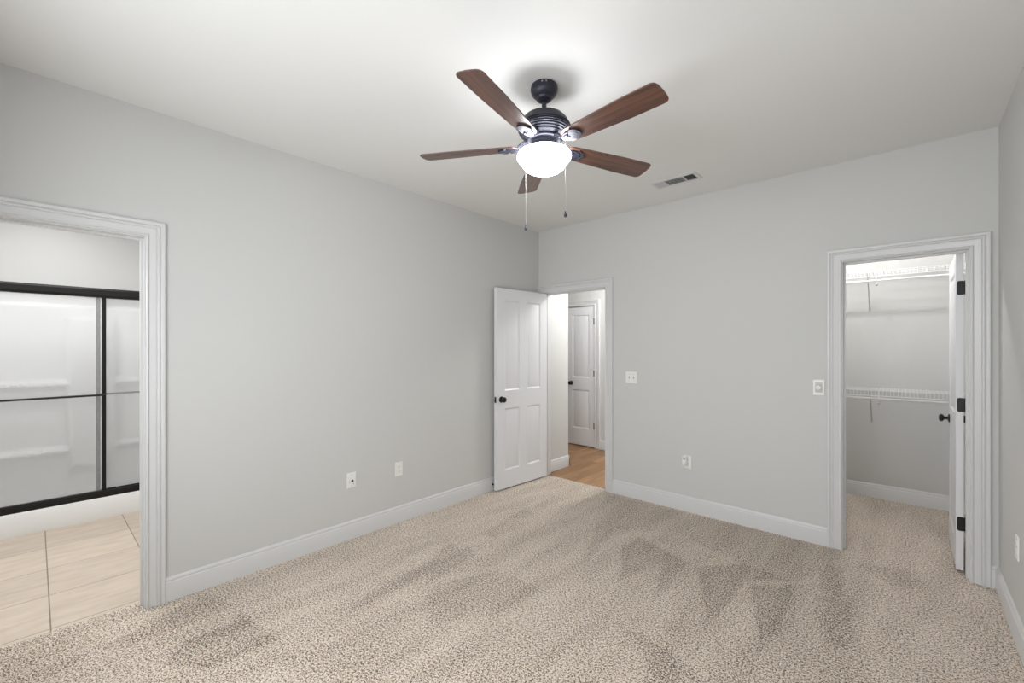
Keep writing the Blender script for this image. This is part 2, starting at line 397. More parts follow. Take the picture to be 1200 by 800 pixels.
# bathroom
bm = bmesh.new(); box(bm, -2.95, -2.80, -5.0, -2.55, 0, H); wall('wall_bathroom_left', bm, 'pale bathroom wall above the white shower surround')
bm = bmesh.new(); box(bm, -2.80, -WT, -2.65, -2.55, 0, H); wall('wall_bathroom_back', bm, 'bathroom end wall beyond the shower')
bm = bmesh.new(); box(bm, -2.80, -WT, -5.1, -5.0, 0, H); box(bm, -WT, 0, -5.1, YB, 0, H); wall('wall_bathroom_rear', bm, 'bathroom wall behind the viewer')

# rear windows (frames and sashes; nothing of them is in view)
def window(x0, x1, z0, z1, name, label):
    bm = bmesh.new(); y0, y1 = YB - 0.09, YB - 0.03
    for a in ((x0, x0 + .045, z0, z1), (x1 - .045, x1, z0, z1), (x0, x1, z0, z0 + .045), (x0, x1, z1 - .045, z1), (x0, x1, (z0 + z1) / 2 - .02, (z0 + z1) / 2 + .02)):
        box(bm, a[0], a[1], y0, y1, a[2], a[3])
    for a in ((x0 - .085, x0, z0 - .085, z1 + .085), (x1, x1 + .085, z0 - .085, z1 + .085), (x0, x1, z1, z1 + .085), (x0 - .1, x1 + .1, z0 - .03, z0)):
        box(bm, a[0], a[1], YB, YB + .016, a[2], a[3])
    obj(name, bm, M_TRIM, kind='structure', label=label, cat='window')
window(0.75, 1.75, 0.70, 2.20, 'window_1', 'left window of the wall behind the viewer')
window(1.95, 2.95, 0.70, 2.20, 'window_2', 'right window of the wall behind the viewer')

# ------------------------------------------------------------------ trim: casings with jambs
CW = 0.083
CPROF = [(0, 0), (0, .0075), (.0015, .0110), (.006, .0130), (.0105, .0110), (.012, .0062), (.0145, .0062), (.020, .0080), (.034, .0112), (.044, .0130), (.046, .0105), (.048, .0105),
         (.0500, .0150), (.0545, .0165), (.059, .0150), (.0605, .0112), (.0630, .0112), (.0650, .0170), (.070, .0190), (.079, .0195), (.083, .0172), (.083, 0)]
def casing(bm, a0, a1, top, place):
    """U-shaped mitred casing around an opening; place(u, z, w) -> xyz"""
    rev = 0.006; A0, A1, T = a0 - rev, a1 + rev, top + rev
    path = lambda u: [(A0 - u, 0.0), (A0 - u, T + u), (A1 + u, T + u), (A1 + u, 0.0)]
    rings = [[bm.verts.new(place(p[0], p[1], w)) for p in path(u)] for u, w in CPROF]
    n = len(rings)
    for i in range(n):
        a, b = rings[i], rings[(i + 1) % n]
        for k in range(3): bm.faces.new((a[k], a[k + 1], b[k + 1], b[k]))
    bm.faces.new([r[0] for r in rings]); bm.faces.new([r[3] for r in rings][::-1])
def jamb(bm, a0, a1, top, axis, b0, b1, stop):
    """lining with stop; b0..b1 across wall thickness; stop = (s0, s1)"""
    def bx(p0, p1, q0, q1, z0, z1):
        if axis == 'x': box(bm, p0, p1, q0, q1, z0, z1)
        else: box(bm, q0, q1, p0, p1, z0, z1)
    bx(a0 - .015, a0, b0, b1, 0, top + .015); bx(a1, a1 + .015, b0, b1, 0, top + .015); bx(a0, a1, b0, b1, top, top + .015)
    s0, s1 = stop; t = .011
    bx(a0, a0 + t, s0, s1, 0, top); bx(a1 - t, a1, s0, s1, 0, top); bx(a0 + t, a1 - t, s0, s1, top - t, top)
bm = bmesh.new(); casing(bm, *HALL, lambda u, z, w: (u, -w, z)); jamb(bm, *HALL, 'x', 0, WT, (0.037, 0.072))
obj('trim_1', bm, M_TRIM, kind='structure', smooth=25, label='white casing and jamb around the hallway doorway', cat='door casing')
bm = bmesh.new(); casing(bm, *CLO, lambda u, z, w: (u, -w, z)); jamb(bm, *CLO, 'x', 0, WT, (0.045, 0.078))
obj('trim_2', bm, M_TRIM, kind='structure', smooth=25, label='white fluted casing and jamb around the closet doorway', cat='door casing')
bm = bmesh.new(); casing(bm, *BATH, lambda u, z, w: (w, u, z)); casing(bm, *BATH, lambda u, z, w: (-WT - w, u, z)); jamb(bm, *BATH, 'y', -WT, 0, (-0.08, -0.045))
obj('trim_3', bm, M_TRIM, kind='structure', smooth=25, label='white fluted casing and jamb around the bathroom doorway', cat='door casing')
bm = bmesh.new(); casing(bm, -0.690, -0.222, 2.036, lambda u, z, w: (u, 1.54 - w, z)); jamb(bm, -0.690, -0.222, 2.036, 'x', 1.54, 1.655, (1.585, 1.61))
obj('trim_4', bm, M_TRIM, kind='structure', smooth=25, label='white casing around the narrow hallway door', cat='door casing')

# ------------------------------------------------------------------ baseboards
BP = [(0, 0), (.0145, 0), (.0145, .104), (.0135, .108), (.0105, .110), (.0095, .113), (.0110, .117), (.0105, .123), (.0075, .129), (.0045, .134), (0, .134)]
def baseboard(name, segs, label):
    """segs: ((x0,y0),(x1,y1), (nx,ny)) runs with room-side normal, z profile BP"""
    bm = bmesh.new()
    for p, q, nrm in segs:
        A = [bm.verts.new((p[0] + nrm[0] * w, p[1] + nrm[1] * w, z)) for w, z in BP]
        B = [bm.verts.new((q[0] + nrm[0] * w, q[1] + nrm[1] * w, z)) for w, z in BP]
        n = len(BP); bm.faces.new(A); bm.faces.new(B[::-1])
        for i in range(n): bm.faces.new((A[i], A[(i + 1) % n], B[(i + 1) % n], B[i]))
    obj(name, bm, M_TRIM, kind='structure', smooth=25, label=label, cat='baseboard')
e = .006 + CW
baseboard('baseboard_left', [((0, BATH[1] + e), (0, 0), (1, 0))], 'white baseboard along the long left wall')
baseboard('baseboard_back', [((HALL[1] + e, 0), (CLO[0] - e, 0), (0, -1)), ((CLO[1] + e, 0), (XR, 0), (0, -1))], 'white baseboard along the back wall between the doorways')
baseboard('baseboard_right', [((XR, YB), (XR, -.0145), (-1, 0))], 'white baseboard along the right wall')
baseboard('baseboard_rear', [((0.0, YB), (XR, YB), (0, 1))], 'white baseboard behind the viewer')
baseboard('baseboard_closet', [((1.9, 1.555), (3.65, 1.555), (0, -1)), ((1.9, WT), (1.9, 1.555), (1, 0)), ((3.65, WT), (3.65, 1.555), (-1, 0))], 'white baseboard around the inside of the closet')
baseboard('baseboard_hallway', [((0.045, WT), (0.045, 0.5245), (1, 0)), ((-2.2, 0.51), (0.0595, 0.51), (0, 1))], 'white baseboard on the short hallway wall')
baseboard('baseboard_hallway_back', [((-0.222 + e, 1.54), (1.8, 1.54), (0, -1)), ((-2.2, 1.54), (-0.69 - e, 1.54), (0, -1))], 'white baseboard beside the narrow hallway door')

# ------------------------------------------------------------------ panel doors
def panel_leaf(W, Ht, T, cols, rows, z0=0.0):
    """leaf spans x 0..W (hinge at 0), y 0..T, z z0..Ht; moulded panels on both faces"""
    bm = bmesh.new()
    xs = sorted({0, W, *[c for p in cols for c in p]}); zs = sorted({z0, Ht, *[c for p in rows for c in p]})
    for side in (0, 1):
        y = 0 if side == 0 else T; s = 1 if side == 0 else -1      # inward direction
        for i in range(len(xs) - 1):
            for j in range(len(zs) - 1):
                a0, a1, b0, b1 = xs[i], xs[i + 1], zs[j], zs[j + 1]
                if (a0, a1) in cols and (b0, b1) in rows:
                    rings = []
                    for ins, dep in ((0, 0), (.003, .0015), (.009, .0065), (.014, .0080), (.021, .0080), (.026, .0066), (.048, .0022), (.050, .0018)):
                        rings.append([bm.verts.new((x, y + s * dep, z)) for x, z in ((a0 + ins, b0 + ins), (a1 - ins, b0 + ins), (a1 - ins, b1 - ins), (a0 + ins, b1 - ins))])
                    for A, B in zip(rings, rings[1:]):
                        for k in range(4): bm.faces.new((A[k], A[(k + 1) % 4], B[(k + 1) % 4], B[k]))
                    bm.faces.new(rings[-1])
                else:
                    bm.faces.new([bm.verts.new(p) for p in ((a0, y, b0), (a1, y, b0), (a1, y, b1), (a0, y, b1))])
    for x in (0, W):
        for j in range(len(zs) - 1): bm.faces.new([bm.verts.new(p) for p in ((x, 0, zs[j]), (x, T, zs[j]), (x, T, zs[j + 1]), (x, 0, zs[j + 1]))])
    for z in (z0, Ht):
        for i in range(len(xs) - 1): bm.faces.new([bm.verts.new(p) for p in ((xs[i], 0, z), (xs[i + 1], 0, z), (xs[i + 1], T, z), (xs[i], T, z))])
    return bm
def knob_bm(sgn, y, x, z, L=0.058):
    bm = bmesh.new(); k = L / 0.058
    prof = [(0, 0), (.031, 0), (.032, .003), (.029, .007), (.018, .009), (.011, .012), (.0095, .022 * k), (.012, .029 * k), (.021, .033 * k), (.0265, .040 * k), (.0275, .046 * k), (.024, .053 * k), (.015, .057 * k), (0, .058 * k)]
    R = Matrix.Rotation(-sgn * PI / 2, 4, 'X')      # lathe z axis -> sgn*y
    lathe(bm, prof, 28, Matrix.Translation((x, y, z)) @ R)
    return bm
def hinge_bm(z, T, xoff=-0.004, leafx=True):
    """barrel at pivot plus a plate on the leaf's hinge edge (x=0 face)"""
    bm = bmesh.new()
    lathe(bm, [(0, z - .046), (.0055, z - .046), (.0055, z + .046), (0, z + .046)], 12, Matrix.Translation((xoff, -.006, 0)))
    return bm

# bedroom-side open four-panel door
HZ = (0.31, 1.067, 1.812)
door = empty('door_1', (0.083, -0.006, 0), math.radians(-93.2), 'open white four-panel door standing against the left wall', 'door', kind='structure')
bm = panel_leaf(0.758, 2.030, 0.035, [(.110, .325), (.433, .648)], [(.195, .820), (1.000, 1.915)], 0.014)
bmesh.ops.transform(bm, matrix=Matrix.Translation((0.003, 0.006, 0)), verts=bm.verts)
leaf = obj('door_leaf', bm, M_DOOR, door, smooth=20)
for z in HZ:
    bm = bmesh.new()
    lathe(bm, [(0, z - .046), (.0055, z - .046), (.0055, z + .046), (0, z + .046)], 12, Matrix.Translation((0, 0, 0)))
    obj('hinge', bm, M_BLACK, door, smooth=30)
obj('door_knob', knob_bm(1, 0.041, 0.698, 0.915), M_BLACK, door, smooth=35, label='round black knob')
obj('door_knob', knob_bm(-1, 0.006, 0.698, 0.915, 0.044), M_BLACK, door, smooth=35, label='round black knob')
bm = bmesh.new(); box(bm, 0.7605, 0.763, 0.0115, 0.0355, 0.885, 0.945, .001); box(bm, 0.762, 0.772, 0.018, 0.029, 0.905, 0.925, .003)
obj('latch_plate', bm, M_BLACK, door, label='black latch plate on the door edge')

# closet door: opens into closet, hinges on the right jamb at the closet side
cdoor = empty('door_2', (3.372, 0.121, 0), math.radians(90.0), 'white door swung back into the closet with black hinges', 'door', kind='structure')
# local frame: x along leaf (world +Y), y = world -X
bm = panel_leaf(0.604, 2.030, 0.035, [(.100, .504)], [(.195, .820), (1.000, 1.915)], 0.016)
bmesh.ops.transform(bm, matrix=Matrix.Translation((-0.003, 0.016, 0)), verts=bm.verts)
obj('door_leaf', bm, M_DOOR, cdoor, smooth=20)
def rounded_rect(cx, cz, w, h, r, n=5):
    pts = []
    for (sx, sz, a0) in ((1, 1, 0), (-1, 1, PI / 2), (-1, -1, PI), (1, -1, 3 * PI / 2)):
        for k in range(n + 1):
            a = a0 + PI / 2 * k / n
            pts.append((cx + sx * (w / 2 - r) + r * math.cos(a), cz + sz * (h / 2 - r) + r * math.sin(a)))
    return pts
for z in HZ:
    bm = bmesh.new()
    prism(bm, rounded_rect(0.0285, z, 0.035, 0.089, 0.010), -0.0055, -0.003, 'x')
    lathe(bm, [(0, z - .0445), (.006, z - .0445), (.006, z + .0445), (0, z + .0445)], 12, Matrix.Translation((-0.004, 0.007, 0)))
    for dz, dy in ((-.028, .020), (-.012, .036), (.012, .020), (.028, .036)):
        lathe(bm, [(0, -.0072), (.003, -.0068), (.0042, -.0055)], 10, Matrix.Translation((0, dy, z + dz)) @ Matrix.Rotation(PI / 2, 4, 'Y'))
    obj('hinge', bm, M_BLACK, cdoor, smooth=30, label='black butt hinge with rounded corners')
obj('door_knob', knob_bm(1, 0.051, 0.545, 0.915), M_BLACK, cdoor, smooth=35, label='round black knob')
obj('door_knob', knob_bm(-1, 0.016, 0.545, 0.915), M_BLACK, cdoor, smooth=35, label='round black knob')
# narrow hallway door, closed; hinges at its right edge on the hallway side
hdoor = empty('door_3', (-0.2235, 1.545, 0), PI, 'closed narrow white two-panel door at the end of the hallway', 'door', kind='structure')
# local x runs to world -X, local y to world -Y, so leaf occupies y -0.035..0
bm = panel_leaf(0.464, 2.030, 0.035, [(.088, .376)], [(.255, .820), (1.000, 1.915)], 0.012)
bmesh.ops.transform(bm, matrix=Matrix.Translation((0, -0.035, 0)), verts=bm.verts)
obj('door_leaf', bm, M_DOOR, hdoor, smooth=20)
for z in HZ:
    bm = bmesh.new(); lathe(bm, [(0, z - .043), (.0085, z - .043), (.0085, z + .043), (0, z + .043)], 12, Matrix.Translation((-0.001, 0.005, 0)))
    box(bm, -0.002, 0.014, 0.0003, 0.003, z - .043, z + .043)
    obj('hinge', bm, M_BLACK, hdoor, smooth=30)
obj('door_knob', knob_bm(1, 0.0, 0.400, 0.915), M_BLACK, hdoor, smooth=35, label='round black knob')

# strike plate on the hallway jamb
bm = bmesh.new(); prism(bm, rounded_rect(0.018, 0.915, 0.026, 0.062, 0.004), HALL[1] - .0016, HALL[1] - .0001, 'x')
obj('strike_plate', bm, M_CHROME, label='small metal strike plate on the right jamb of the hallway doorway', cat='strike plate')

# ------------------------------------------------------------------ door stop
ds = empty('door_stop', (0.0145, -0.757, 0.064), 0, 'small black door stop on the left baseboard by the open door', 'door stop')
bm = bmesh.new(); RY = Matrix.Rotation(PI / 2, 4, 'Y')
lathe(bm, [(0, 0), (.011, 0), (.0105, .003), (.006, .006), (.0045, .008), (.0045, .030), (0, .030)], 20, RY); obj('base', bm, M_BLACK, ds, smooth=35)
bm = bmesh.new(); lathe(bm, [(0, .0275), (.0070, .0275), (.0078, .031), (.007, .034), (0, .035)], 20, RY); obj('tip', bm, M_BLACK, ds, smooth=35)

# ------------------------------------------------------------------ ceiling fan
FX, FY = 1.7455, -2.131
fan = empty('ceiling_fan', (FX, FY, H), 0, 'dark bronze five-blade ceiling fan with lit white glass bowl', 'ceiling fan')
Z = lambda z: z - H
bm = bmesh.new()
lathe(bm, [(0, Z(2.7428)), (.060, Z(2.7428)), (.0650, Z(2.739)), (.0675, Z(2.729)), (.0675, Z(2.716)), (.0655, Z(2.7145)), (.0655, Z(2.711)), (.0635, Z(2.703)), (.0580, Z(2.694)), (.0500, Z(2.686)), (.0430, Z(2.681)), (.0405, Z(2.679)), (.0395, Z(2.675)), (.0355, Z(2.670)), (.0270, Z(2.666)), (.0200, Z(2.6645)), (0, Z(2.6645))], 48)
canopy = obj('canopy', bm, M_BRONZE, fan, smooth=40)
for a in (-1.05, -0.75):
    bm = bmesh.new(); lathe(bm, [(0, .0), (.0045, .0), (.004, .002), (0, .0032)], 12, Matrix.Rotation(a, 4, 'Z') @ Matrix.Translation((.0670, 0, Z(2.728))) @ Matrix.Rotation(PI / 2, 4, 'Y'))
    obj('screw', bm, M_CHROME, canopy, label='bright canopy screw')
bm = bmesh.new(); lathe(bm, [(0, Z(2.66)), (.012, Z(2.66)), (.012, Z(2.59)), (0, Z(2.59))], 24); lathe(bm, [(.012, Z(2.668)), (.024, Z(2.666)), (.024, Z(2.662)), (.012, Z(2.658))], 32)
obj('downrod', bm, M_BRONZE, fan, smooth=40)
prof = [(0, Z(2.606)), (.030, Z(2.606)), (.045, Z(2.603)), (.075, Z(2.594)), (.100, Z(2.580)), (.117, Z(2.562)), (.124, Z(2.548)), (.1255, Z(2.540))]
z = 2.538
for k in range(7):       # ribbed cooling band
    r = (.1315, .1325, .1310, .1275, .1215, .1130, .1020)[k]
    prof += [(r - .005, Z(z)), (r, Z(z - .0015)), (r, Z(z - .0045)), (r - .005, Z(z - .0062))]
    z -= .0080
prof += [(.092, Z(2.481)), (.086, Z(2.4775)), (.078, Z(2.476)), (0, Z(2.476))]
bm = bmesh.new(); lathe(bm, prof, 64); obj('motor_housing', bm, M_BRONZE, fan, smooth=35)
bm = bmesh.new(); lathe(bm, [(0, Z(2.477)), (.083, Z(2.477)), (.085, Z(2.474)), (.085, Z(2.464)), (.080, Z(2.460)), (0, Z(2.460))], 48); obj('flywheel', bm, M_BRONZE, fan, smooth=35)
bm = bmesh.new(); lathe(bm, [(0, Z(2.461)), (.058, Z(2.461)), (.064, Z(2.457)), (.066, Z(2.449)), (.066, Z(2.437)), (.072, Z(2.430)), (.088, Z(2.424)), (.092, Z(2.414)), (.090, Z(2.406)), (0, Z(2.406))], 48); obj('switch_housing', bm, M_BRONZE, fan, smooth=35)
# opal bowl
gp = [(.086, Z(2.423)), (.100, Z(2.4225)), (.118, Z(2.419)), (.131, Z(2.411)), (.1385, Z(2.399)), (.140, Z(2.388)), (.1375, Z(2.377)), (.131, Z(2.366)), (.1245, Z(2.359)), (.1225, Z(2.353)), (.1215, Z(2.345)),
      (.117, Z(2.334)), (.108, Z(2.321)), (.093, Z(2.308)), (.072, Z(2.298)), (.048, Z(2.292)), (.024, Z(2.2895)), (0, Z(2.2888))]
gp = [(r * (.965 if z_ > Z(2.356) else .925), Z(2.306) + (z_ - Z(2.2888)) * .79) for r, z_ in gp]
bm = bmesh.new(); lathe(bm, gp, 64); obj('glass_bowl', bm, M_GLOBE, fan, smooth=60, label='lit white opal glass bowl')

# blades: local x = outwards
def blade_outline():
    r0, r1 = 0.128, 0.6510; pts = []
    def hw(t): return 0.0480 + 0.0150 * min(1, t * 1.5) ** 0.9
    # root: rounded
    for k in range(9):
        a = PI / 2 + PI * k / 8
        pts.append((r0 + .045 + .045 * math.cos(a) * 1.0, hw(0) * math.sin(a)))
    for k in range(1, 12):
        t = k / 11; x = r0 + .045 + t * (r1 - r0 - .045 - .027); pts.append((x, -hw(t)))
    w1 = hw(1)
    for k in range(1, 7):
        a = -PI / 2 + (PI / 2) * k / 6; pts.append((r1 - .027 + .023 * math.cos(a), -(w1 - .023) + .023 * math.sin(a)))
    pts.append((r1 - .002, -w1 * .3)); pts.append((r1 - .001, 0)); pts.append((r1 - .002, w1 * .3))
    for k in range(0, 6):
        a = (PI / 2) * k / 6; pts.append((r1 - .027 + .023 * math.cos(a), (w1 - .023) + .023 * math.sin(a)))
    for k in range(12):
        t = 1 - k / 11; x = r0 + .045 + t * (r1 - r0 - .045 - .027); pts.append((x, hw(t)))
    out = []
    for p in pts:
        if not out or math.hypot(p[0] - out[-1][0], p[1] - out[-1][1]) > 1e-4: out.append(p)
    if math.hypot(out[0][0] - out[-1][0], out[0][1] - out[-1][1]) < 1e-4: out.pop()
    return out
BZ = Z(2.439); PITCH = math.radians(-11.5)
def blade_T(): return Matrix.Translation((0, 0, BZ)) @ Matrix.Rotation(PITCH, 4, 'X')
t = bmesh.new(); prism(t, blade_outline(), -.003, .003, 'z')
fe = [e_ for e_ in t.edges if abs(e_.verts[0].co.z - e_.verts[1].co.z) < 1e-6]
bmesh.ops.bevel(t, geom=fe, offset=.0012, segments=1, affect='EDGES')
bmesh.ops.transform(t, matrix=blade_T(), verts=t.verts)
blade0 = obj('blade', t, M_WOOD, fan, smooth=30, label='walnut veneered fan blade')
# bracket: oval medallion under the blade with a crescent opening, tapering arm up to the flywheel
bm = bmesh.new()
def ell(cx, a, b, n=28): return [(cx + a * math.cos(2 * PI * k / n), b * math.sin(2 * PI * k / n)) for k in range(n)]
t = bmesh.new(); prism(t, ell(.172, .044, .029), -.010, -.0032, 'z'); bmesh.ops.transform(t, matrix=blade_T(), verts=t.verts); merge(bm, t)
t = bmesh.new()     # raised crescent rim
N = 16
outer = [(.180 + .055 * math.cos(a), .041 * math.sin(a)) for a in [(-1.25 + 2.5 * k / N) for k in range(N + 1)]]
inner = [(.174 + .047 * math.cos(a), .033 * math.sin(a)) for a in [(1.25 - 2.5 * k / N) for k in range(N + 1)]]
prism(t, outer + inner, -.012, -.0032, 'z'); bmesh.ops.transform(t, matrix=blade_T(), verts=t.verts); merge(bm, t)
arm = [(.060, 0, Z(2.466)), (.100, 0, Z(2.464)), (.118, 0, Z(2.452)), (.135, 0, Z(2.434)), (.172, 0, Z(2.430))]
for yy in (-.012, 0, .012):
    tube(bm, [(p[0], yy * (1.0 + (i - 1) * .12) , p[2]) for i, p in enumerate(arm)], .0058, 8)
bracket0 = obj('blade_bracket', bm, M_BRONZE, blade0, smooth=35)
ANG = [-77.9 + 72 * k for k in range(5)]
DROOP = [math.radians(d) for d in (-1.5, 0.5, 1.7, 0.0, -0.3)]      # each blade hangs a little differently on its iron
blade0.rotation_euler = (0, DROOP[0], math.radians(ANG[0]))
for a, dr in zip(ANG[1:], DROOP[1:]):
    c = blade0.copy(); C.objects.link(c); c.parent = fan; c.rotation_euler = (0, dr, math.radians(a))
    d = bracket0.copy(); C.objects.link(d); d.parent = c
# pull chains
yaw = math.radians(42.3103); Fd = Vector((-math.sin(yaw), math.cos(yaw), 0)); Rd = Vector((math.cos(yaw), math.sin(yaw), 0))
def chain(off, zt, zb, name='pull_chain'):
    bm = bmesh.new()
    a = off.normalized() * .060
    tube(bm, [(a.x, a.y, Z(2.444)), (off.x * .85, off.y * .85, Z(2.443)), (off.x, off.y, Z(2.437)), (off.x, off.y, Z(2.425))], .0012, 6)
    z = 2.427
    while z > zb + .026:
        sphere(bm, (off.x, off.y, Z(z)), .0012, 4); z -= .0042
    tube(bm, [(off.x, off.y, Z(2.427)), (off.x, off.y, Z(zb + .02))], .0006, 5)
    ch = obj(name, bm, M_CHROME, fan, smooth=60)
    bm = bmesh.new(); lathe(bm, [(0, Z(zb + .030)), (.003, Z(zb + .029)), (.0035, Z(zb + .020)), (.0062, Z(zb + .014)), (.0074, Z(zb + .007)), (.005, Z(zb + .001)), (0, Z(zb))], 16, Matrix.Translation((off.x, off.y, 0)))
    obj('pull_bob', bm, M_BRONZE, ch, smooth=45, label='small dark bob')
chain(Fd * -0.113 + Rd * 0.0925, 2.43, 2.050)
chain(Fd * 0.125 + Rd * -0.088, 2.43, 2.052)

# ------------------------------------------------------------------ ceiling vent
vx0, vx1, vy0, vy1 = 1.567, 1.927, -0.548, -0.378
vent = empty('air_vent', ((vx0 + vx1) / 2, (vy0 + vy1) / 2, H), 0, 'white three-section air register on the ceiling near the back wall', 'air vent')
vw, vh = (vx1 - vx0) / 2, (vy1 - vy0) / 2
bm = bmesh.new(); ib, zz = .028, -.006
def frame_ring(bm, w0, h0, w1, h1, za, zb):
    A = [bm.verts.new(p) for p in ((-w0, -h0, za), (w0, -h0, za), (w0, h0, za), (-w0, h0, za))]
    B = [bm.verts.new(p) for p in ((-w1, -h1, zb), (w1, -h1, zb), (w1, h1, zb), (-w1, h1, zb))]
    for k in range(4): bm.faces.new((A[k], A[(k + 1) % 4], B[(k + 1) % 4], B[k]))
frame_ring(bm, vw, vh, vw, vh, -.0002, -.003); frame_ring(bm, vw, vh, vw - .006, vh - .006, -.003, -.006); frame_ring(bm, vw - .006, vh - .006, vw - ib, vh - ib, -.006, -.006); frame_ring(bm, vw - ib, vh - ib, vw - ib, vh - ib, -.006, -.0002)
D1, D2 = -vw + ib + .075, vw - ib - .080
for dx in (D1, D2): box(bm, dx - .004, dx + .004, -vh + ib, vh - ib, -.0065, -.0002)
obj('frame', bm, M_TRIM, vent)
bm = bmesh.new(); box(bm, -vw + ib, vw - ib, -vh + ib, vh - ib, -.0012, -.0004); obj('duct', bm, M_VENTD, vent, label='dark duct behind the slats')
def slat(x0, x1, y0, y1, tilt, axis):
    bm = bmesh.new()
    c = Matrix.Translation(((x0 + x1) / 2, (y0 + y1) / 2, -.0042)) @ Matrix.Rotation(tilt, 4, axis)
    box(bm, -(x1 - x0) / 2, (x1 - x0) / 2, -(y1 - y0) / 2, (y1 - y0) / 2, -.0004, .0004, T=c)
    obj('slat', bm, M_TRIM, vent)
a0, a1 = -vh + ib, vh - ib
for k in range(7):
    x = -vw + ib + .006 + k * .0103; slat(x - .0045, x + .0045, a0, a1, math.radians(-38), 'Y')
for k in range(11):
    y = a0 + .006 + k * (a1 - a0 - .012) / 10; slat(D1 + .004, D2 - .004, y - .0048, y + .0048, math.radians(20), 'X')
for k in range(7):
    x = D2 + .010 + k * .0105; slat(x - .0034, x + .0034, a0, a1, math.radians(50), 'Y')

# ------------------------------------------------------------------ wall plates
def plate_bm(w, h, t=.006):
    """local: x across, z up, faces -y"""
    bm = bmesh.new(); pts = [(-w / 2, -h / 2), (w / 2, -h / 2), (w / 2, h / 2), (-w / 2, h / 2)]
    rings = [[bm.verts.new((p[0] * s, y, p[1] * s2)) for p in pts] for y, s, s2 in ((0, 1, 1), (-t * .45, 1, 1), (-t * .85, 1 - .004 / w, 1 - .004 / h), (-t, 1 - .010 / w, 1 - .010 / h))]
    for A, B in zip(rings, rings[1:]):
        for k in range(4): bm.faces.new((A[k], A[(k + 1) % 4], B[(k + 1) % 4], B[k]))
    bm.faces.new(rings[0]); bm.faces.new(rings[-1])
    return bm
def screw(par, x, z, y=-.006):
    bm = bmesh.new(); lathe(bm, [(0, 0), (.0032, 0), (.0028, .0011), (0, .0015)], 12, Matrix.Translation((x, y, z)) @ Matrix.Rotation(PI / 2, 4, 'X'))
    obj('screw', bm, M_GREYP, par, smooth=40)
def receptacle(par, z):
    bm = bmesh.new(); pts = []
    for k in range(24):
        a = 2 * PI * k / 24; x = .0172 * math.cos(a); zz = .0172 * math.sin(a); pts.append((x, z + max(-.0138, min(.0138, zz))))
    prism(bm, pts, -.0078, -.0050, 'y'); r = obj('socket', bm, M_PLATE, par, smooth=30)
    for dx, hh in ((-.0064, .008), (.0064, .0065)):
        bm = bmesh.new(); box(bm, dx - .0011, dx + .0011, -.0081, -.0076, z + .002 - hh / 2 + .001, z + .002 + hh / 2 + .001); obj('slot', bm, M_HOLE, r)
    bm = bmesh.new(); lathe(bm, [(0, 0), (.0024, 0), (.0024, .0005), (0, .0005)], 12, Matrix.Translation((0, -.0076, z - .0075)) @ Matrix.Rotation(PI / 2, 4, 'X')); obj('slot', bm, M_HOLE, r)
def outlet(loc, rz, label, w=.070):
    o = empty('wall_outlet', loc, rz, label, 'outlet'); obj('cover_plate', plate_bm(w, .1143), M_PLATE, o)
    receptacle(o, .0195); receptacle(o, -.0195); screw(o, 0, 0)
    return o
# left wall faces +x : rotate local -y to +x
RL = PI / 2
cj = empty('cable_jack', (0, -2.2465, .4360), RL, 'white wall plate with a dark jack low on the left wall, nearer the bathroom doorway', 'wall plate')
obj('cover_plate', plate_bm(.073, .1143), M_PLATE, cj); screw(cj, 0, .042); screw(cj, 0, -.042)
bm = bmesh.new(); lathe(bm, [(0, 0), (.0085, 0), (.0085, .002), (.0062, .003), (.0062, .009), (0, .009)], 18, Matrix.Translation((0.004, -.0058, -.004)) @ Matrix.Rotation(PI / 2, 4, 'X')); obj('coaxial_jack', bm, M_HOLE, cj, smooth=30, label='dark coaxial jack')
for x, z in ((-.016, -.012), (.014, -.028)):
    bm = bmesh.new(); box(bm, x - .004, x + .004, -.0068, -.0058, z - .004, z + .004, .001); obj('port', bm, M_GREYP, cj)
outlet((0, -1.8355, .4365), RL, 'white duplex outlet low on the left wall, nearer the open door')
o3 = outlet((1.6665, 0, .4330), 0, 'white outlet low on the back wall with a plug-in unit in it')
pn = empty('plug_in_unit', (1.652, -.0081, .446), 0, 'small white plug-in unit in the back wall outlet', 'plug')
bm = bmesh.new(); box(bm, -.021, .021, -.030, 0, -.044, .044, .008); obj('body', bm, M_PLATE, pn, smooth=35)
bm = bmesh.new(); sphere(bm, (0, -.029, -.017), .0155, 10, (1, .7, 1.15)); obj('lower_cap', bm, M_PLATE, pn, smooth=60)
bm = bmesh.new(); box(bm, -.012, .012, -.036, -.028, .010, .034, .004); obj('upper_cap', bm, M_GREYP, pn, smooth=35)
outlet((XR, -.605, .4500), -PI / 2, 'white duplex outlet low on the right wall')
# switches
sw = empty('light_switch', (1.1375, 0, 1.1475), 0, 'white two-gang toggle switch plate beside the hallway doorway', 'switch')
obj('cover_plate', plate_bm(.1165, .1143), M_PLATE, sw)
for x, up in ((-.023, 1), (.023, -1)):
    bm = bmesh.new(); box(bm, x - .0055, x + .0055, -.0075, -.0055, -.0125, .0125, .0008); sl = obj('toggle_collar', bm, M_GREYP, sw)
    bm = bmesh.new(); box(bm, -.0037, .0037, -.017, 0, -.0045, .0045, .0012, T=Matrix.Translation((x, -.0055, up * .001)) @ Matrix.Rotation(-up * math.radians(26), 4, 'X')); obj('toggle', bm, M_PLATE, sw)
    for z in (.030, -.030): screw(sw, x, z)
sw = empty('light_switch', (2.6140, 0, 1.1415), 0, 'white single switch plate with a round dimmer knob beside the closet casing', 'switch')
obj('cover_plate', plate_bm(.072, .1143), M_PLATE, sw)
bm = bmesh.new(); box(bm, -.022, .022, -.0075, -.0055, -.036, .036, .0008); obj('inset', bm, M_GREYP, sw)
